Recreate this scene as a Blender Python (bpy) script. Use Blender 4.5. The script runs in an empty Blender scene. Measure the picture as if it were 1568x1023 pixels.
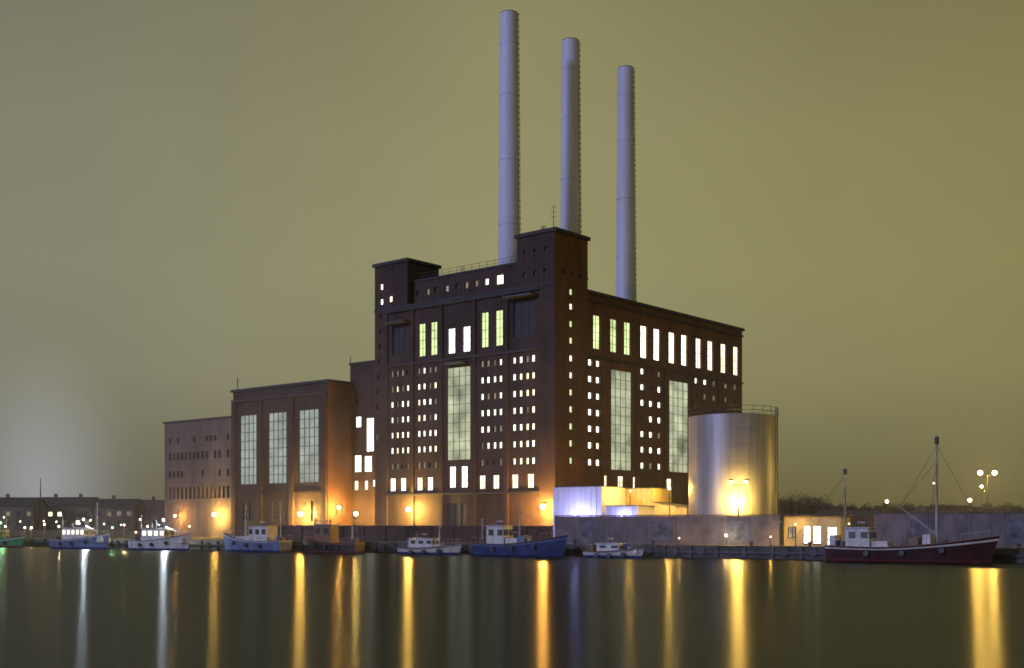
import bpy, bmesh, math, random
from mathutils import Vector, Matrix
random.seed(7)
scene=bpy.context.scene
scene.view_settings.view_transform='Standard'
try: scene.view_settings.look='None'
except Exception: pass
scene.view_settings.exposure=0

# ------------------------------------------------------------ camera calibration
FPX=1838.0; CXP=784.0; HYP=800.0; CAMH=4.0
def U(px): return (px-CXP)/FPX
def gp(px,D): return Vector((U(px)*D,D))
def zz(py,D): return CAMH+(HYP-py)/FPX*D
cam=bpy.data.cameras.new("camera"); camo=bpy.data.objects.new("camera",cam)
scene.collection.objects.link(camo); scene.camera=camo
camo.location=(0,0,CAMH); camo.rotation_euler=(math.radians(90),0,0)
cam.sensor_width=36; cam.lens=FPX/1568*36; cam.shift_y=(HYP-511.5)/1568
cam.clip_end=6000; cam.clip_start=0.5
cam.dof.use_dof=True; cam.dof.focus_distance=20; cam.dof.aperture_fstop=2.6

# ------------------------------------------------------------ materials
def newmat(n):
    m=bpy.data.materials.new(n); m.use_nodes=True
    nt=m.node_tree; b=nt.nodes['Principled BSDF']
    return m,nt,b
def surf(n,col,rough=0.8,metal=0.0,var=0.3,scale=0.5,stretch=(1,1,1),bump=0.0,col2=None):
    m,nt,b=newmat(n)
    tc=nt.nodes.new('ShaderNodeTexCoord'); mp=nt.nodes.new('ShaderNodeMapping')
    mp.inputs['Scale'].default_value=stretch
    nz=nt.nodes.new('ShaderNodeTexNoise'); nz.inputs['Scale'].default_value=scale; nz.inputs['Detail'].default_value=8
    nz.inputs['Roughness'].default_value=0.65
    nt.links.new(tc.outputs['Object'],mp.inputs[0]); nt.links.new(mp.outputs[0],nz.inputs['Vector'])
    r=nt.nodes.new('ShaderNodeValToRGB')
    c2=col2 or [min(1,c*(1+var)) for c in col]
    r.color_ramp.elements[0].position=0.3; r.color_ramp.elements[1].position=0.7
    r.color_ramp.elements[0].color=(*[c*(1-var) for c in col],1); r.color_ramp.elements[1].color=(*c2,1)
    nt.links.new(nz.outputs[0],r.inputs[0]); nt.links.new(r.outputs[0],b.inputs['Base Color'])
    b.inputs['Roughness'].default_value=rough; b.inputs['Metallic'].default_value=metal
    if bump:
        bp=nt.nodes.new('ShaderNodeBump'); bp.inputs['Strength'].default_value=bump; bp.inputs['Distance'].default_value=0.1
        nt.links.new(nz.outputs[0],bp.inputs['Height']); nt.links.new(bp.outputs[0],b.inputs['Normal'])
    return m
def brick(n,c1,c2,mortar):
    m,nt,b=newmat(n)
    tc=nt.nodes.new('ShaderNodeTexCoord')
    sp=nt.nodes.new('ShaderNodeSeparateXYZ'); nt.links.new(tc.outputs['Object'],sp.inputs[0])
    ad=nt.nodes.new('ShaderNodeMath'); ad.operation='ADD'
    nt.links.new(sp.outputs[0],ad.inputs[0]); nt.links.new(sp.outputs[1],ad.inputs[1])
    cb=nt.nodes.new('ShaderNodeCombineXYZ'); nt.links.new(ad.outputs[0],cb.inputs[0]); nt.links.new(sp.outputs[2],cb.inputs[1])
    bt=nt.nodes.new('ShaderNodeTexBrick'); bt.inputs['Scale'].default_value=2.2
    bt.inputs['Color1'].default_value=(*c1,1); bt.inputs['Color2'].default_value=(*c2,1); bt.inputs['Mortar'].default_value=(*mortar,1)
    bt.inputs['Mortar Size'].default_value=0.02
    nt.links.new(cb.outputs[0],bt.inputs['Vector'])
    nz=nt.nodes.new('ShaderNodeTexNoise'); nz.inputs['Scale'].default_value=0.22; nz.inputs['Detail'].default_value=9; nz.inputs['Roughness'].default_value=0.7
    mp=nt.nodes.new('ShaderNodeMapping'); mp.inputs['Scale'].default_value=(1,1,0.35)
    nt.links.new(tc.outputs['Object'],mp.inputs[0]); nt.links.new(mp.outputs[0],nz.inputs['Vector'])
    rg=nt.nodes.new('ShaderNodeMapRange'); rg.inputs[1].default_value=0.3; rg.inputs[2].default_value=0.7
    rg.inputs[3].default_value=0.4; rg.inputs[4].default_value=1.4
    nt.links.new(nz.outputs[0],rg.inputs[0])
    mx=nt.nodes.new('ShaderNodeVectorMath'); mx.operation='SCALE'
    nt.links.new(bt.outputs['Color'],mx.inputs[0]); nt.links.new(rg.outputs[0],mx.inputs['Scale'])
    nt.links.new(mx.outputs[0],b.inputs['Base Color']); b.inputs['Roughness'].default_value=0.9
    return m
def emit(n,col,st,var=0.0,scale=0.35):
    m,nt,b=newmat(n)
    m.cycles.emission_sampling='NONE'
    b.inputs['Base Color'].default_value=(0.03,0.03,0.03,1); b.inputs['Roughness'].default_value=0.25
    b.inputs['Emission Color'].default_value=(*col,1); b.inputs['Emission Strength'].default_value=st
    if var:
        tc=nt.nodes.new('ShaderNodeTexCoord'); nz=nt.nodes.new('ShaderNodeTexNoise'); nz.inputs['Scale'].default_value=scale
        nz.inputs['Detail'].default_value=3
        nt.links.new(tc.outputs['Object'],nz.inputs['Vector'])
        rg=nt.nodes.new('ShaderNodeMapRange'); rg.inputs[1].default_value=0.3; rg.inputs[2].default_value=0.7
        rg.inputs[3].default_value=st*(1-var); rg.inputs[4].default_value=st*(1+var)
        nt.links.new(nz.outputs[0],rg.inputs[0]); nt.links.new(rg.outputs[0],b.inputs['Emission Strength'])
    return m
M={}
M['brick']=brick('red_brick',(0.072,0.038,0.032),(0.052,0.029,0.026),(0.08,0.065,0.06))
M['brick_r']=brick('red_brick_lit',(0.15,0.062,0.038),(0.11,0.048,0.031),(0.12,0.085,0.07))  # same red brick, colour brightened to look lit on the right-hand faces
M['brick_g']=brick('grey_brick',(0.17,0.125,0.11),(0.13,0.10,0.09),(0.18,0.155,0.14))
M['cop']=surf('roof_coping',(0.04,0.036,0.04),0.7)
M['roof']=surf('roof_felt',(0.06,0.055,0.055),0.9)
M['frame']=surf('window_frame',(0.06,0.055,0.045),0.6)
M['framel']=surf('window_frame_steel',(0.12,0.13,0.11),0.6)
M['dark']=surf('louvre_dark',(0.03,0.028,0.03),0.6)
M['warm']=emit('lit_window_warm',(1.0,0.90,0.62),2.3,0.4)
M['white']=emit('lit_window_white',(0.93,1.0,0.82),3.2,0.35)
M['green']=emit('lit_window_green',(0.74,0.92,0.40),1.3,0.4)
M['dim']=emit('lit_window_dim',(0.9,0.8,0.5),0.24,0.6)
M['hallw']=emit('hall_glazing',(0.66,0.78,0.72),0.46,0.3,0.3)
M['bigw']=emit('stair_glazing',(0.80,0.86,0.56),0.52,0.6,0.28)
M['glass']=emit('dark_glass',(0.4,0.5,0.5),0.02)
M['chim']=surf('chimney_paint',(0.62,0.64,0.82),0.6,0,0.14,0.3,(1,1,0.15))
M['conc']=surf('concrete',(0.24,0.23,0.21),0.85,0,0.3,0.6,bump=0.3)
M['quay']=surf('quay_concrete',(0.09,0.085,0.075),0.85,0,0.5,0.6,bump=0.3)
M['silo']=surf('silo_steel',(0.31,0.31,0.33),0.45,0.45,0.3,0.5,(3,3,0.12))
M['steel']=surf('dark_steel',(0.08,0.08,0.085),0.5,0.5)
M['galv']=surf('galvanised_steel',(0.35,0.35,0.36),0.5,0.5)
M['asph']=surf('asphalt',(0.055,0.052,0.05),0.9,0,0.4,0.3)
M['lav']=surf('white_cladding',(0.72,0.70,0.80),0.6,0,0.08,0.6)
M['cont']=surf('painted_wall_panel',(0.16,0.135,0.155),0.75,0,0.45,0.6,(1,1,0.8))
M['contb']=surf('painted_wall_graffiti',(0.12,0.125,0.17),0.7,0,0.7,0.9)
M['plaster']=surf('yellow_plaster',(0.62,0.48,0.24),0.8,0,0.2,0.6)
M['white_p']=surf('white_paint',(0.60,0.60,0.59),0.5,0,0.35,1.2)
M['blue_p']=surf('blue_paint',(0.025,0.05,0.17),0.45,0,0.5,1.2)
M['lblue_p']=surf('light_blue_paint',(0.13,0.18,0.33),0.5,0,0.4,1.2)
M['black_p']=surf('black_paint',(0.02,0.02,0.022),0.4,0,0.4,1.5)
M['red_p']=surf('red_antifouling',(0.13,0.025,0.022),0.6,0,0.4,1.5)
M['dred_p']=surf('dark_red_hull',(0.045,0.012,0.016),0.5,0,0.5,1.2)
M['green_p']=surf('green_paint',(0.05,0.25,0.10),0.4,0,0.3,1.5)
M['wood']=surf('varnished_wood',(0.20,0.10,0.045),0.5,0,0.4,2,(1,6,1))
M['leaf']=surf('distant_foliage',(0.05,0.05,0.03),0.9,0,0.4,0.3)
M['soil']=surf('hill_grass',(0.05,0.05,0.03),0.95,0,0.4,0.05)
LC={'sodium':(1.0,0.48,0.08),'sodium_y':(1.0,0.60,0.11),'mercury':(0.75,0.88,1.0),'halogen':(1.0,0.80,0.42),'green_lamp':(0.3,1.0,0.35),'violet_lamp':(0.45,0.45,1.0)}
LG={'sodium':14,'sodium_y':14,'mercury':11.0,'halogen':7.0,'green_lamp':7.0,'violet_lamp':6.5}
for k,c in LC.items(): M[k]=emit(k+'_bulb',tuple(.35+.65*x if k!='green_lamp' else x for x in c),8)

# ------------------------------------------------------------ mesh helper
class MB:
    def __init__(s): s.v=[]; s.f=[]; s.m=[]; s.mats=[]
    def mi(s,k):
        if k not in s.mats: s.mats.append(k)
        return s.mats.index(k)
    def face(s,pts,k):
        b=len(s.v); s.v+= [tuple(p) for p in pts]; s.f.append(tuple(range(b,b+len(pts)))); s.m.append(s.mi(k))
    def box8(s,p,k):
        b=len(s.v); s.v+=[tuple(q) for q in p]
        for q in ((0,1,2,3),(4,7,6,5),(0,4,5,1),(1,5,6,2),(2,6,7,3),(3,7,4,0)):
            s.f.append(tuple(b+i for i in q[::-1])); s.m.append(s.mi(k))
    def tube(s,p,q,r,k,n=8,r2=None):
        p=Vector(p); q=Vector(q); d=(q-p)
        if d.length<1e-5: return
        d.normalize(); r2=r if r2 is None else r2
        a=d.orthogonal().normalized(); c=d.cross(a); b=len(s.v)
        for i in range(n):
            t=2*math.pi*i/n; o=a*math.cos(t)+c*math.sin(t)
            s.v.append(tuple(p+o*r)); s.v.append(tuple(q+o*r2))
        for i in range(n):
            j=(i+1)%n; s.f.append((b+2*i,b+2*j,b+2*j+1,b+2*i+1)); s.m.append(s.mi(k))
        s.f.append(tuple(b+2*i for i in range(n))[::-1]); s.m.append(s.mi(k))
        s.f.append(tuple(b+2*i+1 for i in range(n))); s.m.append(s.mi(k))
    def sphere(s,c,r,k,n=10,h=6,sz=1):
        b=len(s.v); c=Vector(c)
        for j in range(h+1):
            ph=math.pi*j/h
            for i in range(n):
                t=2*math.pi*i/n; s.v.append((c.x+r*math.sin(ph)*math.cos(t),c.y+r*math.sin(ph)*math.sin(t),c.z+sz*r*math.cos(ph)))
        for j in range(h):
            for i in range(n):
                i2=(i+1)%n; s.f.append((b+j*n+i,b+(j+1)*n+i,b+(j+1)*n+i2,b+j*n+i2)); s.m.append(s.mi(k))
    def obj(s,name,parent=None,smooth=False,weld=False):
        me=bpy.data.meshes.new(name); me.from_pydata(s.v,[],s.f)
        for k in s.mats: me.materials.append(M[k])
        me.polygons.foreach_set('material_index',s.m)
        if smooth: me.polygons.foreach_set('use_smooth',[True]*len(s.f))
        me.update()
        if weld:
            bm=bmesh.new(); bm.from_mesh(me); bmesh.ops.remove_doubles(bm,verts=bm.verts,dist=0.001)
            bm.to_mesh(me); bm.free()
        o=bpy.data.objects.new(name,me); scene.collection.objects.link(o)
        if parent:
            o.parent=parent; o.matrix_parent_inverse=Matrix.Translation(-parent.location)
        return o
def empty(name,loc):
    e=bpy.data.objects.new(name,None); e.location=loc; e.empty_display_size=1; scene.collection.objects.link(e); return e
def bulb(e,loc,kind,P,r):
    """glowing bulb mesh with the real point light around it"""
    mb=MB(); mb.sphere(loc,r*.93,kind,12,8); mb.obj('lamp_bulb',e,True)
    l=bpy.data.lights.new('lamp_light','POINT'); l.energy=P*LG[kind]; l.color=LC[kind]; l.shadow_soft_size=r
    o=bpy.data.objects.new('lamp_light',l); scene.collection.objects.link(o); o.location=loc
    o.parent=e; o.matrix_parent_inverse=Matrix.Translation(-e.location)

class Frame:
    """vertical wall frame: O origin (x,y), A axis along wall, N outward"""
    def __init__(s,O,A,N): s.O=Vector(O); s.A=Vector(A); s.N=Vector(N)
    def P(s,a,z,n=0):
        p=s.O+s.A*a+s.N*n; return (p.x,p.y,z)
    def at(s,px):
        u=U(px); a=(u*s.O.y-s.O.x)/(s.A.x-u*s.A.y); return a,s.O.y+a*s.A.y
    def a(s,px): return s.at(px)[0]
    def box(s,mb,a0,a1,n0,n1,z0,z1,k):
        mb.box8([s.P(a0,z0,n0),s.P(a1,z0,n0),s.P(a1,z0,n1),s.P(a0,z0,n1),s.P(a0,z1,n0),s.P(a1,z1,n0),s.P(a1,z1,n1),s.P(a0,z1,n1)],k)
def facade(fr,wall,win,a0,a1,z0,z1,rects,k='brick',rec=0.3,fk='frame',bar=0.06):
    rects=[r for r in rects if r[0]>a0 and r[1]<a1 and r[2]>=z0 and r[3]<=z1]
    A=sorted({round(x,3) for x in [a0,a1]+[r[0] for r in rects]+[r[1] for r in rects]})
    Z=sorted({round(x,3) for x in [z0,z1]+[r[2] for r in rects]+[r[3] for r in rects]})
    for j in range(len(Z)-1):
        zc=(Z[j]+Z[j+1])/2; row=[r for r in rects if r[2]<zc<r[3]]
        st=None
        for i in range(len(A)-1):
            ac=(A[i]+A[i+1])/2; hole=any(r[0]<ac<r[1] for r in row)
            if not hole and st is None: st=A[i]
            if (hole or i==len(A)-2) and st is not None:
                e=A[i] if hole else A[i+1]
                if e>st: wall.face([fr.P(st,Z[j]),fr.P(e,Z[j]),fr.P(e,Z[j+1]),fr.P(st,Z[j+1])],k)
                st=None
    for r in rects:
        x0,x1,y0,y1,mk,nx,nz=r[:7]
        c=[(x0,y0),(x1,y0),(x1,y1),(x0,y1)]
        for i in range(4):
            p,q=c[i],c[(i+1)%4]
            wall.face([fr.P(*p),fr.P(*q),fr.P(*q,-rec),fr.P(*p,-rec)],k)
        win.face([fr.P(*p,-rec) for p in c],mk)
        if nx:
            for i in range(nx+1):
                x=x0+(x1-x0)*i/nx; b=bar
                fr.box(win,max(x0,x-b/2),min(x1,x+b/2),-rec+0.01,-rec+0.09,y0,y1,fk)
            for i in range(nz+1):
                y=y0+(y1-y0)*i/nz
                fr.box(win,x0,x1,-rec+0.02,-rec+0.08,max(y0,y-bar/2),min(y1,y+bar/2),fk)
        if (x1-x0)<2.4: fr.box(wall,x0-0.05,x1+0.05,-0.05,0.07,y0-0.1,y0-0.002,'quay')

# ------------------------------------------------------------ building axes
C=Vector((U(850)*170,170.0))
Lu=Vector((-1.196,1)).normalized(); Ru=Vector((0.8357,1)).normalized()
def W(a,b,z): p=C+Lu*a+Ru*b; return (p.x,p.y,z)
def Ff(b): return Frame(C+Ru*b,Lu,-Ru)
def Fr(a): return Frame(C+Lu*a,Ru,-Lu)
GZ=1.3
def volume(par,nm,a0,a1,b0,b1,z0,z1,fr_rects=(),sd_rects=(),k='brick',ks=None,rec=0.3,fk='frame',bar=0.06,cop=0.35,over=0.15):
    wall=MB(); win=MB(); ks=ks or k
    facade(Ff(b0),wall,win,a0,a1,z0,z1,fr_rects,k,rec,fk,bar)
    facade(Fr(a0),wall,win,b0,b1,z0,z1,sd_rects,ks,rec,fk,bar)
    wall.face([W(a1,b0,z0),W(a1,b1,z0),W(a1,b1,z1),W(a1,b0,z1)],k)
    wall.face([W(a0,b1,z0),W(a1,b1,z0),W(a1,b1,z1),W(a0,b1,z1)],k)
    wall.obj(nm+'_walls',par)
    if win.f: win.obj(nm+'_windows',par)
    rf=MB(); rf.face([W(a0,b0,z1-0.02),W(a1,b0,z1-0.02),W(a1,b1,z1-0.02),W(a0,b1,z1-0.02)],'roof')
    if cop:
        o=over
        def bx(x0,x1,y0,y1):
            rf.box8([W(x0,y0,z1),W(x1,y0,z1),W(x1,y1,z1),W(x0,y1,z1),W(x0,y0,z1+cop),W(x1,y0,z1+cop),W(x1,y1,z1+cop),W(x0,y1,z1+cop)],'cop')
        bx(a0-o,a1+o,b0-o,b0+0.4); bx(a0-o,a1+o,b1-0.4,b1+o)
        bx(a0-o,a0+0.4,b0+0.401,b1-0.401); bx(a1-0.4,a1+o,b0+0.401,b1-0.401)
    rf.obj(nm+'_roof',par)

ZR=[12.9,15.4,17.85,20.3,22.75,25.2,27.65]
def wrect(fr,px,z,w,h,k,nx=1,nz=1):
    a=fr.a(px); return (a-w/2,a+w/2,z-h/2,z+h/2,k,nx,nz)
def span(fr,p0,p1,z0,z1,k,nx,nz):
    x,y=fr.a(p0),fr.a(p1); return (min(x,y),max(x,y),z0,z1,k,nx,nz)
def pick(ws): return random.choices([w for w,_ in ws],[p for _,p in ws])[0]

ps=empty('power_station',(*W(18,25,GZ)[:2],GZ))
f=Ff(0.25); R=[]
for cols,lit in (((600,608,616,624),.75),((641,649,658,666),.75),((738,747,757,766),.8),((787,797,807,816),.95)):
    for i,z in enumerate(ZR):
        if lit<.9 and i==0: pr=[('dim',6),('glass',4)]
        elif i==len(ZR)-1 and lit<.9: pr=[('dim',5),('warm',3),('glass',2)]
        else: pr=[('warm',5*lit),('white',3*lit),('dim',6*(1-lit)+.6)]
        for px in cols: R.append(wrect(f,px,z,0.62,0.9,pick(pr)))
for px in (601,617,642,658,738,759,788,812):
    R.append(wrect(f,px,10.0,1.25,2.0,pick([('white',5),('warm',3)]),2,2))
R.append(span(f,720,684,13.5,27.6,'bigw',4,10))
for px in (692.5,710.5): R.append(wrect(f,px,10.9,1.35,3.2,'white',2,3))
R.append(span(f,714,684,GZ+0.3,6.9,'dark',3,2))
for px in (646,664): R.append(wrect(f,px,32.45,1.45,5.1,'green',2,4))
for px in (691,714): R.append(wrect(f,px,31.7,1.5,3.8,'white',2,3))
for px in (742,764): R.append(wrect(f,px,32.7,1.45,5.2,'green',2,4))
R.append(span(f,820,786,31.0,36.3,'dark',3,6)); R.append(span(f,626,601,30.5,35.2,'dark',3,6))
s=Fr(0.5); S=[]
for px in (914,940,961,986,1006,1029,1048,1070,1088,1108,1127):
    S.append(wrect(s,px,32.3,1.8,5.0,('green' if px<965 else ('white' if px<1060 else 'warm')),2,4))
S.append(span(s,936,968,12.0,27.2,'bigw',4,11)); S.append(span(s,1025,1055,12.2,27.0,'bigw',4,11))
for cols,lit in (((904,916),.75),((984,997,1010),.8),((1066,1080,1094,1112),.25),((1126,),.2)):
    for i,z in enumerate(ZR):
        for px in cols:
            l=lit*.6 if i>4 else lit
            S.append(wrect(s,px,z,1.0,0.9,pick([('white',5*l),('warm',2*l),('dim',3*(1-l)),('glass',3*(1-l))])))
for px in (926,951,974,1025): S.append(wrect(s,px,10.1,1.6,1.9,'warm',2,2))
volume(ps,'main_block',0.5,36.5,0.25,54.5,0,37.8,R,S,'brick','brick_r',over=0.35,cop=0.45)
t=Fr(0); T=[wrect(t,875,z,0.85,0.9,pick([('green',7),('warm',3)])) for z in ZR+[30.2,32.6,35.1,37.2]]
volume(ps,'corner_pier',0,2.9,0,7.8,0,37.79+.2,(),T,'brick','brick_r',cop=0)
f0=Ff(0)
TW=[wrect(f0,px,39.8,0.7,0.75,'glass') for px in (803,819,835)]
TW+=[wrect(f0,px,43.0,0.5,0.6,'glass') for px in (803,819,835)]
TS=[wrect(t,px,39.8,0.7,0.75,pick([('dim',1),('glass',1)])) for px in (862,875,888)]
volume(ps,'corner_tower',0,7.0,0,7.8,38.0,45.3,TW,TS,'brick','brick_r',cop=0.5,over=0.3)
PW=[wrect(f0,584-0.9*i,z,0.7,0.9,pick([('white',5),('dim',1)])) for i,z in enumerate([37.0,34.6,32.2,29.8,27.4,25.0,22.6,17.7])]
volume(ps,'left_pier',34.0,36.8,0,7.2,0,38.1,PW,(),'brick',cop=0)
LT=[wrect(f0,584,41.8,0.7,0.9,'white'),wrect(f0,584,39.4,0.7,0.9,'white'),wrect(f0,598,39.6,0.85,0.95,'warm')]
volume(ps,'left_tower',29.4,36.8,0,7.2,38.15,45.1,LT,(),'brick',cop=0.5,over=0.3)
fp=Ff(1.3)
PH=[wrect(fp,px,40.1,0.8,0.95,k) for px,k in ((640,'glass'),(655,'dim'),(668,'glass'),(684,'dim'),(700,'glass'),(714,'dim'),(729,'dim'),(745,'warm'))]
PH.append(wrect(fp,765,40.1,1.4,1.4,'white',2,1))
volume(ps,'penthouse',6.9,29.5,1.3,17,37.85,41.9,PH,(),'brick',cop=0.35)
tr=MB()
for px in (633,677,727,777):
    a=f.a(px); f.box(tr,a-0.3,a+0.3,-0.02,0.32,GZ,37.3,'brick')
f.box(tr,2.92,33.98,-0.02,0.42,28.75,29.05,'cop'); f.box(tr,2.92,33.98,-0.02,0.45,37.35,37.75,'cop')
f.box(tr,2.92,33.98,-0.02,0.40,8.2,8.5,'cop')
for p0,p1,z in ((824,780,36.6),(628,598,35.5),(716,688,28.0)):
    a0,a1=f.a(p0),f.a(p1); f.box(tr,a0,a1,0,1.5,z,z+0.25,'steel')
for px in (922,974,1018,1061,1100):
    a=s.a(px); s.box(tr,a-0.25,a+0.25,-0.02,0.25,GZ,28.3,'brick_r')
s.box(tr,7.9,54.4,-0.02,0.35,28.4,28.7,'cop'); s.box(tr,7.9,54.4,-0.02,0.35,36.7,37.0,'cop')
tr.obj('facade_trim',ps)
an=MB()
def railing(mb,pts,z,h=1.0,step=1.5):
    for i in range(len(pts)-1):
        p=Vector(pts[i]);q=Vector(pts[i+1]);n=max(1,int((q-p).length/step))
        for j in range(n+1):
            r=p.lerp(q,j/n); mb.tube((r.x,r.y,z),(r.x,r.y,z+h),0.03,'steel',5)
        for hh in (h,h*.5): mb.tube((p.x,p.y,z+hh),(q.x,q.y,z+hh),0.03,'steel',5)
railing(an,[W(8,1.6,0)[:2],W(28,1.6,0)[:2]],42.2)
def antenna(a,b,z,h):
    an.tube(W(a,b,z),W(a,b,z+h),0.07,'steel',6,0.03)
    for i in (0.6,0.75,0.9): an.tube(W(a-0.5,b,z+h*i),W(a+0.5,b,z+h*i),0.03,'steel',5)
antenna(3.0,3.5,45.7,4.6); antenna(5.2,4,45.7,2.0); antenna(4.6,3,45.7,1.6); antenna(20.5,3,42,1.6); antenna(33,4,45.4,1.2)
for a,b,l,h in ((12,5,2.2,1.0),(24,5,3,.9)):
    an.box8([W(a,b,42.0),W(a+l,b,42.0),W(a+l,b+2,42.0),W(a,b+2,42.0),W(a,b,42+h),W(a+l,b,42+h),W(a+l,b+2,42+h),W(a,b+2,42+h)],'steel')
an.obj('roof_antennas',ps)

fa=Ff(5.5)
A=[span(fa,572,560,16.0,21.6,'white',2,4),span(fa,553,544,20.2,22.0,'white',1,1),wrect(fa,548,24.5,0.8,0.9,'glass'),
   span(fa,553,542,12.6,15.4,'white',2,2),span(fa,569,557,12.6,15.2,'white',2,2),wrect(fa,545,10.3,1.0,1.5,'white',1,1),wrect(fa,560,10.3,1.0,1.5,'warm',1,1),wrect(fa,572,10.6,0.7,1.1,'warm',1,1)]
ax=empty('annex_building',(*W(40,10,GZ)[:2],GZ))
volume(ax,'annex',36.85,48.6,5.5,24,0,30.9,A,(),'brick',over=0.2)
aC=f0.a(502); aH=f0.a(357); aE=f0.a(250)
hall=empty('turbine_hall',(*W(60,12,GZ)[:2],GZ))
H=[span(f0,392.5,367,10.8,23.2,'hallw',4,8),span(f0,438.5,410.5,10.8,23.2,'hallw',4,8),span(f0,487.5,457,10.8,23.2,'hallw',4,8)]
for p in (375,385,420,432,468,480): H.append(wrect(f0,p,6.0,1.3,3.4,'glass',2,3))
HS=[wrect(Fr(aC),p,6.2,1.1,1.8,'dim',2,2) for p in (512,524)]
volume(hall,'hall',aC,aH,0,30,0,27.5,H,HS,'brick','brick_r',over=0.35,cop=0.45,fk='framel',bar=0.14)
ht=MB()
for px in (360,400,448,498): 
    a=f0.a(px); f0.box(ht,a-0.55,a+0.55,-0.02,0.45,GZ,25.6,'brick')
f0.box(ht,aC+.01,aH-.01,-0.02,0.5,25.61,26.0,'cop'); f0.box(ht,aC+.01,aH-.01,-0.02,0.3,9.0,9.3,'brick')
ht.tube(W(aH-0.5,0.6,28),W(aH-0.5,0.6,30.2),0.1,'steel',6); ht.tube(W(aC+1,6,28),W(aC+1,6,32.5),0.07,'steel',6)
ht.obj('hall_trim',hall)
low=empty('brick_warehouse',(*W(84,12,GZ)[:2],GZ))
LW=[]
for z,h,pd in ((19.6,1.0,.5),(16.6,1.4,.9),(13.2,1.2,.45),(9.6,2.2,.9)):
    n=15
    for i in range(n):
        if random.random()>pd: continue
        a=aH+1.2+(aE-aH-2.4)*(i+0.5)/n
        LW.append((a-0.38,a+0.38,z-h/2,z+h/2,'glass',2,2))
volume(low,'warehouse',aH+.05,aE,0.3,26,0,23.0,LW,(),'brick_g',over=0.25)

# --- chimneys
def chimney(px,D,base):
    p=gp(px,D); e=empty('chimney',(p.x,p.y,base)); zt=zz(22,186)
    mb=MB(); n=32; prof=[(base,2.15),(base+2.5,1.95),(base+5,1.72),(60,1.55),(zt,1.40)]
    for i in range(len(prof)-1):
        (z0,r0),(z1,r1)=prof[i],prof[i+1]
        for j in range(n):
            t0,t1=2*math.pi*j/n,2*math.pi*(j+1)/n
            mb.face([(p.x+r0*math.cos(t0),p.y+r0*math.sin(t0),z0),(p.x+r0*math.cos(t1),p.y+r0*math.sin(t1),z0),(p.x+r1*math.cos(t1),p.y+r1*math.sin(t1),z1),(p.x+r1*math.cos(t0),p.y+r1*math.sin(t0),z1)],'chim')
    mb.obj('shaft',e,True,True)
    cp=MB(); cp.tube((p.x,p.y,zt+.001),(p.x,p.y,zt+0.12),1.38,'steel',32)
    for z in (50,60,70,78): cp.tube((p.x,p.y,z),(p.x,p.y,z+.12),1.75-(z-43)/(zt-43)*0.33+.02,'chim',32)
    d=Vector((0.94,-0.34)); q=Vector((-d.y,d.x))
    def rad(z): return 1.75-(z-43)/(zt-43)*0.33
    zs=base+4
    for sgn in (-.2,.2):
        cp.tube((p.x+d.x*(rad(zs)+.1)+q.x*sgn,p.y+d.y*(rad(zs)+.1)+q.y*sgn,zs),(p.x+d.x*(rad(zt)+.12)+q.x*sgn,p.y+d.y*(rad(zt)+.12)+q.y*sgn,zt),0.03,'galv',5)
    z=zs
    while z<zt:
        r=rad(z)
        cp.box8([(p.x+d.x*r0+q.x*s1,p.y+d.y*r0+q.y*s1,z+h) for h in (0,0.12) for r0,s1 in ((r-.05,-.22),(r-.05,.22),(r+.2,.22),(r+.2,-.22))],'galv')
        z+=0.9
    cp.obj('ladder_and_cap',e)
chimney(779.5,186,38); chimney(873.5,196.5,37.5); chimney(958,208.4,37.5)

# ------------------------------------------------------------ ground / quay / water
QA=Vector((-85.3,200)); QB=Vector((50.3,118)); q=(QB-QA).normalized(); qn=Vector((-q.y,q.x))
if qn.y<0: qn=-qn
def QP(t,n,z):
    p=QB+q*t+qn*n; return (p.x,p.y,z)
def qt(px,n=0):
    O=QB+qn*n; u=U(px); return (u*O.y-O.x)/(q.x-u*q.y)
g=MB(); g.face([QP(-2500,0.6,GZ),QP(150,0.6,GZ),QP(1500,1400,GZ),QP(1500,3500,GZ),QP(-2500,3500,GZ)],'asph'); g.obj('ground')
qw=MB()
def qbox(mb,t0,t1,n0,n1,z0,z1,k):
    mb.box8([QP(t0,n0,z0),QP(t1,n0,z0),QP(t1,n1,z0),QP(t0,n1,z0),QP(t0,n0,z1),QP(t1,n0,z1),QP(t1,n1,z1),QP(t0,n1,z1)],k)
qbox(qw,-1200,150,0,.59,-1.5,GZ+.1,'quay')
i=-240
while i<60:
    qbox(qw,i,i+.3,-.22,-.003,-1,GZ,'black_p')
    if random.random()<.6: qw.tube(QP(i+1.5,-.05,.75),QP(i+1.5,-.3,.75),.42,'black_p',12)
    i+=3.2
qbox(qw,-240,60,-.25,-.001,.55,.8,'black_p')
qw.obj('quay_wall')
M['water'],nt,b=newmat('harbour_water')
b.inputs['Base Color'].default_value=(0.006,0.010,0.012,1); b.inputs['Roughness'].default_value=0.28; b.inputs['IOR'].default_value=1.33
b.inputs['Specular IOR Level'].default_value=0.40
b.inputs['Anisotropic'].default_value=0.93
cx=nt.nodes.new('ShaderNodeCombineXYZ'); cx.inputs[1].default_value=1.0; nt.links.new(cx.outputs[0],b.inputs['Tangent'])
tc=nt.nodes.new('ShaderNodeTexCoord'); mp=nt.nodes.new('ShaderNodeMapping'); mp.inputs['Scale'].default_value=(0.06,0.5,1)
nz=nt.nodes.new('ShaderNodeTexNoise'); nz.inputs['Scale'].default_value=1.0; nz.inputs['Detail'].default_value=4
bp=nt.nodes.new('ShaderNodeBump'); bp.inputs['Strength'].default_value=0.05; bp.inputs['Distance'].default_value=0.15
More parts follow.
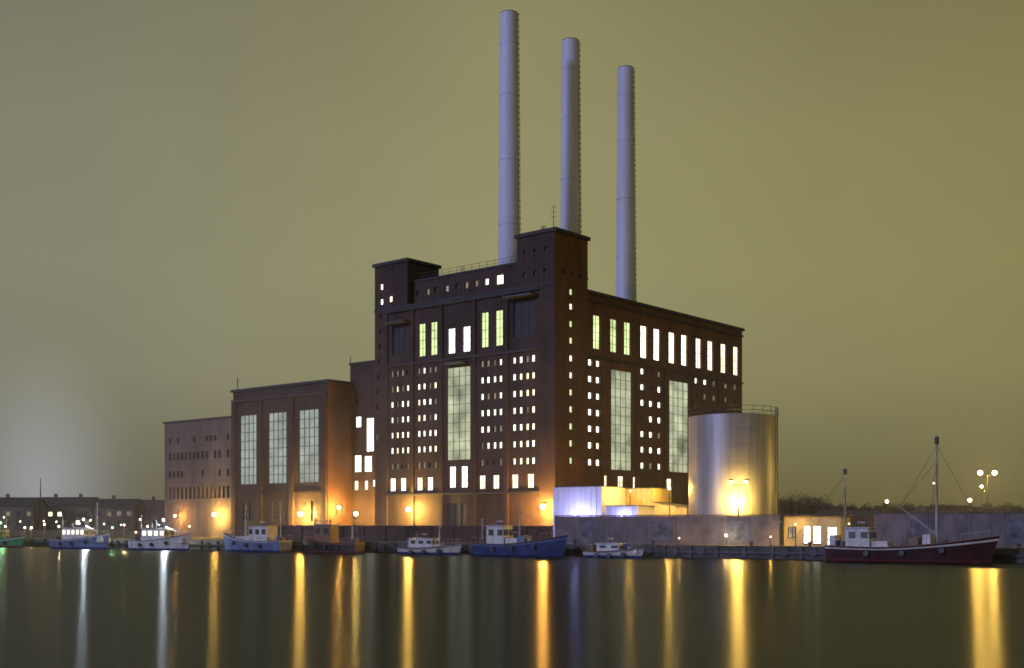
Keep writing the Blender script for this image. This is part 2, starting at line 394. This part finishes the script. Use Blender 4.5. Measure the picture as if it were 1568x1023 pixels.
nt.links.new(tc.outputs['Object'],mp.inputs[0]); nt.links.new(mp.outputs[0],nz.inputs['Vector']); nt.links.new(nz.outputs[0],bp.inputs['Height']); nt.links.new(bp.outputs[0],b.inputs['Normal'])
w=MB(); w.face([(-3000,-300,0),(3000,-300,0),(3000,3000,0),(-3000,3000,0)],'water'); w.obj('water')
for px in (560,700,880,1000,1150,1240,1560):
    t0=qt(px,1.2); x,y,_=QP(t0,1.2,0); mb=MB(); mb.tube((x,y,GZ),(x,y,GZ+.45),0.16,'steel',10); mb.tube((x,y,GZ+.45),(x,y,GZ+.6),0.26,'steel',10)
    e=empty('mooring_bollard',(x,y,GZ)); mb.obj('bollard_post',e)

# ------------------------------------------------------------ lamps
def street_lamp(x,y,z,kind,P,r=0.3,name='street_lamp',arms=1):
    zb=GZ; e=empty(name,(x,y,zb)); mb=MB()
    if arms==1:
        mb.tube((x,y,zb),(x,y,z-r-.02),0.07,'steel',8,0.05); mb.tube((x,y,z+r+.02),(x,y,z+r*1.4),r*0.9,'steel',10,r*0.3); bulb(e,(x,y,z),kind,P,r)
    else:
        mb.tube((x,y,zb),(x,y,z-.3),0.09,'steel',8,0.06)
        for s_ in (-1,1):
            mb.tube((x,y,z-0.4),(x+s_*0.9,y,z-r-.03),0.06,'steel',6); mb.tube((x+s_*.7,y,z+r+.03),(x+s_*1.2,y,z+r+.12),0.12,'steel',6)
            bulb(e,(x+s_*.9,y,z),kind,P,r)
    mb.obj('post',e)
def floodlight(px,py,off,kind,P,r=0.3):
    """bracket floodlight fixed to the building wall"""
    fr=Ff(0); a,D=Ff(-off).at(px); z=zz(py,D); x,y,_=fr.P(a,0,off)
    e=empty('wall_floodlight',(x,y,z)); mb=MB(); wx,wy,_=fr.P(a,0,0.02)
    mb.tube((wx,wy,z+.65),(x,y,z+r+.15),0.06,'steel',6)
    fr.box(mb,a-r*.6,a+r*.6,off-r*.6,off+r*.6,z+r+.03,z+r+.14,'steel'); mb.obj('bracket',e)
    bulb(e,(x,y,z),kind,P,r)
floodlight(268,790,1.2,'sodium',650,0.3); floodlight(328,788,1.2,'sodium_y',1900,0.42); floodlight(460,787,1.35,'sodium_y',4600,0.45)
floodlight(625,780,1.25,'sodium_y',3900,0.4); floodlight(831,776,1.3,'sodium',5000,0.42)
def free_lamp(px,py,D,kind,P,r,**k):
    p=gp(px,D); street_lamp(p.x,p.y,zz(py,D),kind,P,r,**k)
free_lamp(519,777,200.5,'sodium',1900,0.36); free_lamp(545,787,198,'sodium_y',2400,0.4)
free_lamp(1130,768,143.2,'sodium_y',2600,0.42); free_lamp(1131,738,143.1,'sodium_y',160,0.2,arms=2)
free_lamp(1025,748,154.5,'sodium_y',700,0.2); free_lamp(965,752,154.8,'sodium_y',300,0.12)
free_lamp(1512,724,150,'sodium_y',2000,0.34,arms=2); free_lamp(1485,766,230,'sodium_y',1600,0.42); free_lamp(1358,768,255,'sodium_y',1100,0.4); free_lamp(1503,745,210,'sodium_y',900,0.3); free_lamp(1430,740,300,'sodium_y',350,0.25)
free_lamp(1112,820,138.5,'halogen',180,0.18); free_lamp(1180,822,135.5,'sodium_y',70,0.09); free_lamp(1040,824,140,'sodium_y',70,0.09)
free_lamp(880,787,152.8,'violet_lamp',750,0.16); free_lamp(952,790,148.9,'violet_lamp',240,0.10)
for px,py,mt,P in ((8,806,'halogen',300),(38,808,'sodium_y',110),(48,808,'halogen',260),(68,803,'sodium_y',110),(90,806,'halogen',300),(172,808,'green_lamp',200),(190,804,'halogen',220),(208,815,'sodium',110),(226,806,'halogen',200),(290,806,'sodium',70)):
    D=198+random.random()*6; free_lamp(px,py,D,mt,P,.17,name='harbour_lamp')
for i in range(9):
    px=10+i*26+random.uniform(-8,8); free_lamp(px,random.uniform(792,806),random.uniform(290,385),pick([('halogen',5),('sodium_y',4)]),180,.22,name='harbour_lamp')

# ------------------------------------------------------------ perimeter walls, sheds, silo
mb=MB(); qbox(mb,qt(425,14),qt(846,14),14,14.3,GZ,3.4,'brick'); qbox(mb,qt(425,14),qt(846,14),13.9,14.4,3.401,3.55,'cop')
t=qt(430,14)
while t<qt(846,14): qbox(mb,t,t+.4,13.8,13.999,GZ,3.4,'brick'); t+=4
e=empty('perimeter_wall',QP(qt(640,14),14,GZ)); mb.obj('brick_wall',e)
def panel_wall(name,p0,p1,n,z1,step=3.1):
    t0,t1=qt(p0,n),qt(p1,n); e=empty(name,QP((t0+t1)/2,n,GZ)); mb=MB(); N=int((t1-t0)/step); w_=(t1-t0)/N
    for i in range(N):
        a=t0+i*w_
        qbox(mb,a+0.05,a+w_-0.05,n,n+0.2,GZ+0.05,z1,'cont')
        qbox(mb,a-0.05,a+0.05,n-0.05,n+0.25,GZ,z1+0.05,'conc')
        if i%3==1: qbox(mb,a+.4,a+w_-.4,n-.012,n-.002,GZ+.6,z1-.6,'contb')
    qbox(mb,t0,t1,n-0.06,n+0.26,z1+0.051,z1+0.16,'quay'); mb.obj('panels',e)
panel_wall('panel_wall',850,1194,6,4.75); panel_wall('panel_wall',1340,1640,9,4.9)
def shed(name,p0,p1,n,depth,z1,k,slope=0,ribs=True):
    t0,t1=qt(p0,n),qt(p1,n); e=empty(name,QP((t0+t1)/2,n,GZ)); mb=MB()
    z2=z1-slope
    mb.box8([QP(t0,n,GZ),QP(t1,n,GZ),QP(t1,n+depth,GZ),QP(t0,n+depth,GZ),QP(t0,n,z1),QP(t1,n,z2),QP(t1,n+depth,z2),QP(t0,n+depth,z1)],k)
    if ribs:
        N=int((t1-t0)/0.7)
        for i in range(N+1):
            x=t0+(t1-t0)*i/N; zt=z1-(z1-z2)*i/N
            qbox(mb,x-.05,x+.05,n-0.08,n-0.002,GZ,zt-0.1,k)
    o=0.1
    mb.box8([QP(t0-o,n-o,z1+.002),QP(t1+o,n-o,z2+.002),QP(t1+o,n+depth+o,z2+.002),QP(t0-o,n+depth+o,z1+.002),QP(t0-o,n-o,z1+.1),QP(t1+o,n-o,z2+.1),QP(t1+o,n+depth+o,z2+.1),QP(t0-o,n+depth+o,z1+.1)],'quay')
    mb.obj('walls_and_roof',e); return e
shed('storage_shed',848,921,10,8,zz(744,150),'lav'); shed('storage_shed',928,976,8.5,5,zz(774,143),'lav')
shed('brick_outbuilding',922,1000,17,6,zz(747,155),'plaster'); shed('brick_outbuilding',1001,1052,17,5,zz(768,150),'plaster',slope=0.7)
n=7.0; t0,t1=qt(1200,n),qt(1287,n); e=empty('harbour_kiosk',QP((t0+t1)/2,n,GZ))
fr=Frame(QP(t0,n,0)[:2],q,-qn); wl=MB(); wn=MB(); L=t1-t0; zt=4.7
facade(fr,wl,wn,0,L,GZ,zt,[(2.3,3.1,1.6,3.6,'white',1,2),(3.4,4.3,1.6,3.6,'white',1,2),(0.5,1.5,2.3,3.5,'dim',2,2),(L-1.5,L-.4,GZ+.05,3.5,'warm',1,3)],'plaster',0.15,'frame',0.07)
wl.face([QP(t0,n,GZ),QP(t0,n+4,GZ),QP(t0,n+4,zt),QP(t0,n,zt)],'plaster'); wl.face([QP(t1,n,GZ),QP(t1,n+4,GZ),QP(t1,n+4,zt),QP(t1,n,zt)],'plaster'); wl.face([QP(t0,n+4,GZ),QP(t1,n+4,GZ),QP(t1,n+4,zt),QP(t0,n+4,zt)],'plaster')
qbox(wl,t0-.3,t1+.3,n-.5,n+4.3,zt+.002,zt+.2,'cop'); wl.obj('walls',e); wn.obj('windows',e)
free_lamp(1218,803,135.5,'sodium_y',50,0.09); free_lamp(1300,802,131,'sodium_y',50,0.08)
SD=150.0; sp=gp(1122.5,SD); sr=67.5/FPX*SD; sz=zz(636,SD-3)
e=empty('storage_silo',(sp.x,sp.y,GZ)); mb=MB(); n_=72
lv=[GZ+(sz-GZ)*i/8 for i in range(9)]
for i in range(8):
    for j in range(n_):
        a0,a1=2*math.pi*j/n_,2*math.pi*(j+1)/n_
        mb.face([(sp.x+sr*math.cos(a0),sp.y+sr*math.sin(a0),lv[i]),(sp.x+sr*math.cos(a1),sp.y+sr*math.sin(a1),lv[i]),(sp.x+sr*math.cos(a1),sp.y+sr*math.sin(a1),lv[i+1]),(sp.x+sr*math.cos(a0),sp.y+sr*math.sin(a0),lv[i+1])],'silo')
mb.obj('shell',e,True,True)
mb=MB()
for z in lv[1:]: mb.tube((sp.x,sp.y,z-.03),(sp.x,sp.y,z+.03),sr+0.02,'silo',72)
mb.tube((sp.x,sp.y,sz),(sp.x,sp.y,sz+.5),sr,'roof',48,1.0)
pts=[(sp.x+sr*math.cos(2*math.pi*j/24),sp.y+sr*math.sin(2*math.pi*j/24)) for j in range(25)]
railing(mb,pts,sz,1.0)
ang=math.radians(-35); x=sp.x+(sr+.25)*math.cos(ang); y=sp.y+(sr+.25)*math.sin(ang)
for sgn in (-.3,.3): mb.tube((x+sgn*.6,y+sgn*.8,GZ),(x+sgn*.6,y+sgn*.8,sz+1),0.04,'steel',5)
mb.obj('roof_and_railing',e)
mb=MB(); p=gp(1057,152)
for dx in (0,1.2): mb.tube((p.x+dx,p.y,GZ),(p.x+dx,p.y,zz(750,152)),0.12,'galv',6)
e=empty('pipe_riser',(p.x,p.y,GZ)); mb.obj('pipes',e)

# ------------------------------------------------------------ boats
def boat(px0,px1,off,hull,bottom,stripe,cabin,bow=1,H=1.3,cabpos=-0.2,cabL=0.25,cabH=2.2,masts=((.05,6.0),),name='fishing_boat',lamp=None,boom=True,litcab=False,extra=()):
    n=-off; t0,t1=qt(px0,n),qt(px1,n); L=abs(t1-t0); c=QP((t0+t1)/2,n,0); B=min(L*0.3,5.0)
    fx=Vector((q.x,q.y,0))*bow; fy=Vector((-fx.y,fx.x,0)); O=Vector((c[0],c[1],0))
    def G(x,y,z): return tuple(O+fx*x+fy*y+Vector((0,0,z)))
    e=empty(name,tuple(O)); mb=MB(); N=18; rings=[]
    def hw(t): return max(0.04,B/2*(1-max(0,(t-.45)/.55)**2.3)*min(1,.72+t*1.1))
    def sh(t): return H*(0.85+0.75*max(0,t-.3)**1.7/0.55+0.12*(1-t)**3)
    for i in range(N+1):
        t=i/N; w_=hw(t); s_=sh(t); rk=0.05*L*max(0,t-.6)/.4; x=(t-.5)*L*0.95
        lev=[(-0.4,.5,-.6),(0.12,.84,0.0),(0.3,.88,.1),(s_*.82,1.0,.8),(s_*.9,1.02,.9),(s_,1.03,1.0)]
        rings.append([(x+rk*l[2],w_*l[1],l[0]) for l in lev])
    ks=[bottom,bottom,hull,stripe,hull] if stripe!=hull else [bottom,bottom,hull,hull,'white_p']
    for i in range(N):
        for j in range(5):
            for sg in (1,-1):
                a,b_,c_,d=rings[i][j],rings[i+1][j],rings[i+1][j+1],rings[i][j+1]
                mb.face([G(p[0],p[1]*sg,p[2]) for p in (a,b_,c_,d)],ks[j])
        a,b_=rings[i][4],rings[i+1][4]
        mb.face([G(a[0],a[1]*.96,a[2]-.2),G(b_[0],b_[1]*.96,b_[2]-.2),G(b_[0],-b_[1]*.96,b_[2]-.2),G(a[0],-a[1]*.96,a[2]-.2)],'wood')
        p,q_=rings[i][5],rings[i+1][5]
        for sg in (1,-1): mb.tube(G(p[0],p[1]*sg,p[2]),G(q_[0],q_[1]*sg,q_[2]),0.06,'wood',5)
    r0=rings[0]
    for j in range(5): mb.face([G(r0[j][0],r0[j][1],r0[j][2]),G(r0[j][0],-r0[j][1],r0[j][2]),G(r0[j+1][0],-r0[j+1][1],r0[j+1][2]),G(r0[j+1][0],r0[j+1][1],r0[j+1][2])],ks[j])
    for i in (5,9,13):
        p=rings[i][3]
        for sg in (1,-1): mb.tube(G(p[0],(p[1]+.02)*sg,p[2]-.35),G(p[0],(p[1]+.2)*sg,p[2]-.35),.28,'black_p',10)
    mb.obj('hull',e)
    dz=H*.7; cx=cabpos*L; cl=cabL*L; cw=B*.3
    cb=MB()
    def lb(x0,x1,y0,y1,z0,z1,k,tp=0):
        cb.box8([G(x0,y0,z0),G(x1,y0,z0),G(x1,y1,z0),G(x0,y1,z0),G(x0+tp*.4,y0+tp*.3,z1),G(x1-tp,y0+tp*.3,z1),G(x1-tp,y1-tp*.3,z1),G(x0+tp*.4,y1-tp*.3,z1)],k)
    lb(cx-cl/2,cx+cl/2,-cw,cw,dz,dz+cabH,cabin,0.15); lb(cx-cl/2-.1,cx+cl/2+.05,-cw-.1,cw+.1,dz+cabH+.002,dz+cabH+.12,'galv')
    lb(cx+cl/2+.01,cx+cl/2+cl*.7,-cw*.8,cw*.8,dz,dz+cabH*.42,cabin,0.1)
    nw=max(2,int(cl/1.0))
    for i in range(nw):
        x=cx-cl/2+cl*(i+.2)/nw+.1; x2=x+cl*.55/nw
        for sg in (1,-1):
            y0,y1=sorted((sg*(cw-.1),sg*(cw+.015))); lb(x,x2,y0,y1,dz+cabH*.55,dz+cabH*.85,'warm' if litcab else 'glass')
    for y in (-cw*.5,cw*.5): lb(cx+cl/2-.13,cx+cl/2+.0,y-cw*.3,y+cw*.3,dz+cabH*.55,dz+cabH*.85,'glass')
    lb(-L*.44,-L*.38,-.4,.4,dz,dz+.9,'steel'); lb(L*.12,L*.2,-cw*.7,cw*.7,dz,dz+.5,'wood')
    for x0,x1,h,k in extra: lb(x0*L,x1*L,-cw*.8,cw*.8,dz,dz+h,k,.08)
    for i in range(5):
        x=random.uniform(-.42,.35)*L; y=random.uniform(-.5,.5)*cw; hh=random.uniform(.5,1.1); cb.tube(G(x,y,dz),G(x,y,dz+hh),.28,random.choice(['blue_p','red_p','lblue_p','galv','wood']),8)
    cb.tube(G(cx,-cw*.3,dz+cabH+.1),G(cx,-cw*.3,dz+cabH+1.3),.04,'steel',5); cb.tube(G(cx-.35,0,dz+cabH+.6),G(cx+.35,0,dz+cabH+.6),.09,'white_p',6)
    cb.tube(G(cx-cl*.4,cw*.6,dz+cabH+.1),G(cx-cl*.4,cw*.6,dz+cabH+.8),.14,'steel',8)
    cb.tube(G(L*.3,0,dz+.3),G(L*.3,.9,dz+.3),.3,'steel',8)
    cb.obj('wheelhouse',e)
    rg=MB()
    for k_,(mf,mh) in enumerate(masts):
        x=mf*L; th=.07+mh*.008
        rg.tube(G(x,0,dz),G(x,0,mh),th,'galv',8,th*.5)
        for hh in (.7,.85): rg.tube(G(x,-.7,mh*hh),G(x,.7,mh*hh),0.035,'steel',5)
        if mh>8: rg.tube(G(x,0,mh*.93),G(x,0,mh*.99),.22,'steel',8)
        rg.tube(G(x,0,mh*.92),G(x-L*.35,0,dz+.6),0.02,'steel',4)
        if k_==0: rg.tube(G(x,0,mh*.92),G(x+(L*.47-x)*.96,0,sh(.98)),0.02,'steel',4)
        for sg in(1,-1): rg.tube(G(x,0,mh*.8),G(x-.6,sg*B*.45,H*.9),0.02,'steel',4)
        if boom and k_==0: rg.tube(G(x,0,dz+1.6),G(x-L*.22,0,dz+mh*.35),0.07,'galv',6); rg.tube(G(x-L*.22,0,dz+mh*.35),G(x,0,mh*.8),0.02,'steel',4)
    for i in range(N+1):
        if i in (0,1,2,3,14,15,16,17):
            p=rings[i][5]
            for sg in (1,-1): rg.tube(G(p[0],p[1]*sg*.95,p[2]),G(p[0],p[1]*sg*.95,p[2]+.7),.025,'galv',4)
    for i in (0,1,2,14,15,16):
        p,p2=rings[i][5],rings[i+1][5]
        for sg in (1,-1): rg.tube(G(p[0],p[1]*sg*.95,p[2]+.7),G(p2[0],p2[1]*sg*.95,p2[2]+.7),.02,'galv',4)
    rg.obj('rigging',e)
    if lamp:
        bulb(e,G(cx+cl*.3,-cw*.3,dz+cabH+1.3),lamp[0],lamp[1],.2)
        bl=MB(); bl.tube(G(cx+cl*.3,-cw*.3,dz+cabH+.1),G(cx+cl*.3,-cw*.3,dz+cabH+1.05),.04,'steel',6); bl.obj('lamp_post',e)
    return e
boat(-28,36,4,'green_p','red_p','white_p','green_p',1,1.2,-.1,.3,1.8,((.1,5),),lamp=('green_lamp',220))
boat(84,166,5,'lblue_p','blue_p','lblue_p','white_p',1,1.5,-.05,.42,2.1,((.3,7),(-.35,5)),lamp=('mercury',1100),litcab=True)
boat(204,290,5,'white_p','blue_p','white_p','white_p',1,1.5,-.05,.42,2.0,((.3,6.5),(-.35,5)),lamp=('mercury',1300),litcab=True)
boat(343,440,5,'lblue_p','blue_p','lblue_p','white_p',-1,1.6,-.12,.3,2.3,((.15,6.5),(-.4,5)))
boat(465,553,5,'black_p','red_p','wood','wood',-1,1.5,.1,.3,2.6,((.3,6),(-.35,5.5)))
boat(613,706,4,'white_p','blue_p','black_p','white_p',1,0.9,-.1,.4,1.3,((.15,4.0),),name='motor_boat',boom=False)
boat(728,866,5,'blue_p','blue_p','lblue_p','white_p',1,1.6,-.22,.2,2.4,((.0,6),(-.42,4.5)),extra=((.02,.1,1.3,'lblue_p'),))
boat(895,985,5,'white_p','blue_p','blue_p','white_p',1,0.8,-.05,.4,1.0,(),name='motor_boat')
boat(1265,1524,3.6,'dred_p','red_p','white_p','white_p',1,1.7,-.28,.15,2.2,((.17,12.6),(-.38,9.6)),extra=((.02,.08,1.3,'wood'),(.1,.15,1.6,'white_p'),(-.46,-.42,1.5,'galv'),(.25,.3,.9,'galv')))

# ------------------------------------------------------------ background
def apartment(p0,p1,D,zt,roofh,k,lit=2.2):
    x0,x1=U(p0)*D,U(p1)*D; e=empty('apartment_building',((x0+x1)/2,D,GZ)); fr=Frame((x0,D),(1,0),(0,-1)); wl=MB(); wn=MB(); R=[]
    n=int((x1-x0)/3.2); z=3.2
    while z<zt-1.4:
        for i in range(n):
            a=(x1-x0)*(i+.5)/n; R.append((a-.7,a+.7,z,z+1.5,pick([('glass',5),('dim',4),('warm',lit)]),2,1))
        z+=3.0
    facade(fr,wl,wn,0,x1-x0,GZ,zt,R,k,0.2)
    L=x1-x0
    for a in (0,L): wl.face([fr.P(a,GZ),fr.P(a,GZ,-12),fr.P(a,zt,-12),fr.P(a,zt+roofh,-6),fr.P(a,zt)],k)
    wl.face([fr.P(0,GZ,-12),fr.P(L,GZ,-12),fr.P(L,zt,-12),fr.P(0,zt,-12)],k)
    for s0,s1 in ((0.4,-6),(-12.4,-6)):
        wl.face([fr.P(-.3,zt-.05,s0),fr.P(L+.3,zt-.05,s0),fr.P(L+.3,zt+roofh,s1),fr.P(-.3,zt+roofh,s1)],'roof')
    for i in range(int(L/9)): fr.box(wl,4+i*9,5+i*9,-6.5,-5.6,zt+roofh-.6,zt+roofh+1.2,k)
    wl.obj('walls_and_roof',e); wn.obj('windows',e)
apartment(-60,52,410,9.5,3.2,'brick_g',1); apartment(56,140,425,9.8,3.3,'brick_g',1.2); apartment(144,205,400,9.0,3.0,'brick_g',1); apartment(208,262,430,9.2,3.0,'brick_r',1.2)
apartment(1262,1352,330,5.6,1.8,'brick_r',.5); apartment(1400,1476,320,5.4,1.8,'brick_g',.5)
mb=MB(); p=gp(62,420); mb.tube((p.x,p.y,10),(p.x,p.y,zz(732,420)),.3,'steel',6,.1); e=empty('radio_mast',(p.x,p.y,10)); mb.obj('mast',e)
mb=MB(); N=60
prev=None
for i in range(N+1):
    px=1180+i*12; D=360; x=U(px)*D; h=zz(777,D)+math.sin(i*.35)*.6+random.uniform(-.3,.3)
    cur=[(x,D-25,GZ),(x,D,h),(x*1.2,D+80,h+.5)]
    if prev: mb.face([prev[0],cur[0],cur[1],prev[1]],'soil'); mb.face([prev[1],cur[1],cur[2],prev[2]],'soil')
    prev=cur
mb.obj('hill')
mb=MB()
for i in range(60):
    px=1185+(i*3.4 if i<26 else 90+(i-26)*11)+random.uniform(-5,5); D=352+random.uniform(-6,12); x=U(px)*D; h=random.uniform(4.5,7) if px<1262 else random.uniform(2.0,3.6)
    zb=zz(779,D)-1.2; mb.tube((x,D,zb-1),(x,D,zb+h*.55),.22,'wood',5,.08)
    for j in range(260):
        a=random.random()*6.28; r=random.random()**.5*h*.6; zc=zb+h*(.1+.85*random.random()*(1-(r/(h*.6))**2*.6))
        c=Vector((x+r*math.cos(a),D+r*math.sin(a),zc)); d=[Vector((random.uniform(-1,1),random.uniform(-1,1),random.uniform(-1,1))).normalized()*random.uniform(.2,.45) for _ in range(3)]
        mb.face([c+d[0],c+d[1],c+d[2]],'leaf')
mb.obj('distant_tree_line')

# ------------------------------------------------------------ thin mist volume, added to put halos round the lamps
mm=bpy.data.materials.new('halo_mist_volume'); mm.use_nodes=True; nt=mm.node_tree; nt.nodes.clear()
vo=nt.nodes.new('ShaderNodeOutputMaterial'); vs=nt.nodes.new('ShaderNodeVolumeScatter'); vs.inputs['Density'].default_value=0.0006; vs.inputs['Anisotropy'].default_value=0.0
vs.inputs['Color'].default_value=(1,1,1,1)
nt.links.new(vs.outputs[0],vo.inputs['Volume']); M['mist']=mm
mb=MB(); mb.box8([(-150,100,.06),(120,100,.06),(120,262,.06),(-150,262,.06),(-150,100,26),(120,100,26),(120,262,26),(-150,262,26)],'mist'); mo=mb.obj('lamp_halo_mist')
bm=bmesh.new(); bm.from_mesh(mo.data); bmesh.ops.recalc_face_normals(bm,faces=bm.faces); bm.to_mesh(mo.data); bm.free()

# ------------------------------------------------------------ world + moonlight
wd=bpy.data.worlds.new('World'); scene.world=wd; wd.use_nodes=True; nt=wd.node_tree
bg=nt.nodes['Background']; bg.inputs[1].default_value=1.0
tc=nt.nodes.new('ShaderNodeTexCoord'); sp_=nt.nodes.new('ShaderNodeSeparateXYZ'); nt.links.new(tc.outputs['Generated'],sp_.inputs[0])
def srgb(c): return tuple(((x/255+.055)/1.055)**2.4 for x in c)+(1,)
mr=nt.nodes.new('ShaderNodeMapRange'); mr.inputs[1].default_value=-.45; mr.inputs[2].default_value=.45; nt.links.new(sp_.outputs[0],mr.inputs[0])
r1=nt.nodes.new('ShaderNodeValToRGB'); cr=r1.color_ramp; cr.elements[0].color=srgb((127,126,108)); cr.elements[1].color=srgb((131,124,74))
x=cr.elements.new(.5); x.color=srgb((149,144,101)); nt.links.new(mr.outputs[0],r1.inputs[0])
r2=nt.nodes.new('ShaderNodeValToRGB'); cr=r2.color_ramp; cr.elements[0].color=(.40,.38,.34,1); cr.elements[1].color=(.16,.16,.16,1)
for p_,v in ((.05,.60),(.12,.90),(.2,1.0),(.3,.96),(.42,.78)):
    x=cr.elements.new(p_); x.color=(v,v,v,1)
nt.links.new(sp_.outputs[2],r2.inputs[0])
ml=nt.nodes.new('ShaderNodeMix'); ml.data_type='RGBA'; ml.blend_type='MULTIPLY'; ml.inputs[0].default_value=1
nt.links.new(r1.outputs[0],ml.inputs[6]); nt.links.new(r2.outputs[0],ml.inputs[7])
dn=Vector((U(60),1,0.02)).normalized(); dt=nt.nodes.new('ShaderNodeVectorMath'); dt.operation='DISTANCE'
ms=nt.nodes.new('ShaderNodeVectorMath'); ms.operation='MULTIPLY'; ms.inputs[1].default_value=(1,1,.6)
dt.inputs[1].default_value=(dn.x,dn.y,dn.z*.6)
nt.links.new(tc.outputs['Generated'],ms.inputs[0]); nt.links.new(ms.outputs[0],dt.inputs[0])
gr=nt.nodes.new('ShaderNodeMapRange'); gr.interpolation_type='SMOOTHERSTEP'; gr.inputs[1].default_value=-.03; gr.inputs[2].default_value=.095; gr.inputs[3].default_value=.24; gr.inputs[4].default_value=0
nt.links.new(dt.outputs['Value'],gr.inputs[0])
gc=nt.nodes.new('ShaderNodeVectorMath'); gc.operation='SCALE'; gc.inputs[0].default_value=(.88,.94,1.2); nt.links.new(gr.outputs[0],gc.inputs['Scale'])
cn=nt.nodes.new('ShaderNodeTexNoise'); cn.inputs['Scale'].default_value=3.5; cn.inputs['Detail'].default_value=4; nt.links.new(tc.outputs['Generated'],cn.inputs['Vector'])
cm=nt.nodes.new('ShaderNodeMapRange'); cm.inputs[1].default_value=.3; cm.inputs[2].default_value=.7; cm.inputs[3].default_value=.94; cm.inputs[4].default_value=1.06; nt.links.new(cn.outputs[0],cm.inputs[0])
cs=nt.nodes.new('ShaderNodeVectorMath'); cs.operation='SCALE'; nt.links.new(ml.outputs[2],cs.inputs[0]); nt.links.new(cm.outputs[0],cs.inputs['Scale'])
sky=nt.nodes.new('ShaderNodeTexSky'); sky.sky_type='NISHITA'; sky.sun_disc=False; sky.sun_elevation=math.radians(20); sky.sun_rotation=math.radians(-110)
sk=nt.nodes.new('ShaderNodeVectorMath'); sk.operation='SCALE'; sk.inputs['Scale'].default_value=.003; nt.links.new(sky.outputs[0],sk.inputs[0])
a1=nt.nodes.new('ShaderNodeVectorMath'); a2=nt.nodes.new('ShaderNodeVectorMath')
nt.links.new(cs.outputs[0],a1.inputs[0]); nt.links.new(gc.outputs[0],a1.inputs[1]); nt.links.new(a1.outputs[0],a2.inputs[0]); nt.links.new(sk.outputs[0],a2.inputs[1])
nt.links.new(a2.outputs[0],bg.inputs[0])
sl=bpy.data.lights.new('moon_light','SUN'); sl.energy=1.25; sl.angle=math.radians(6); sl.color=(.50,.53,1.0)
so=bpy.data.objects.new('moon_light',sl); scene.collection.objects.link(so)
so.rotation_euler=Vector((0.78,0.60,-0.30)).to_track_quat('-Z','Y').to_euler()
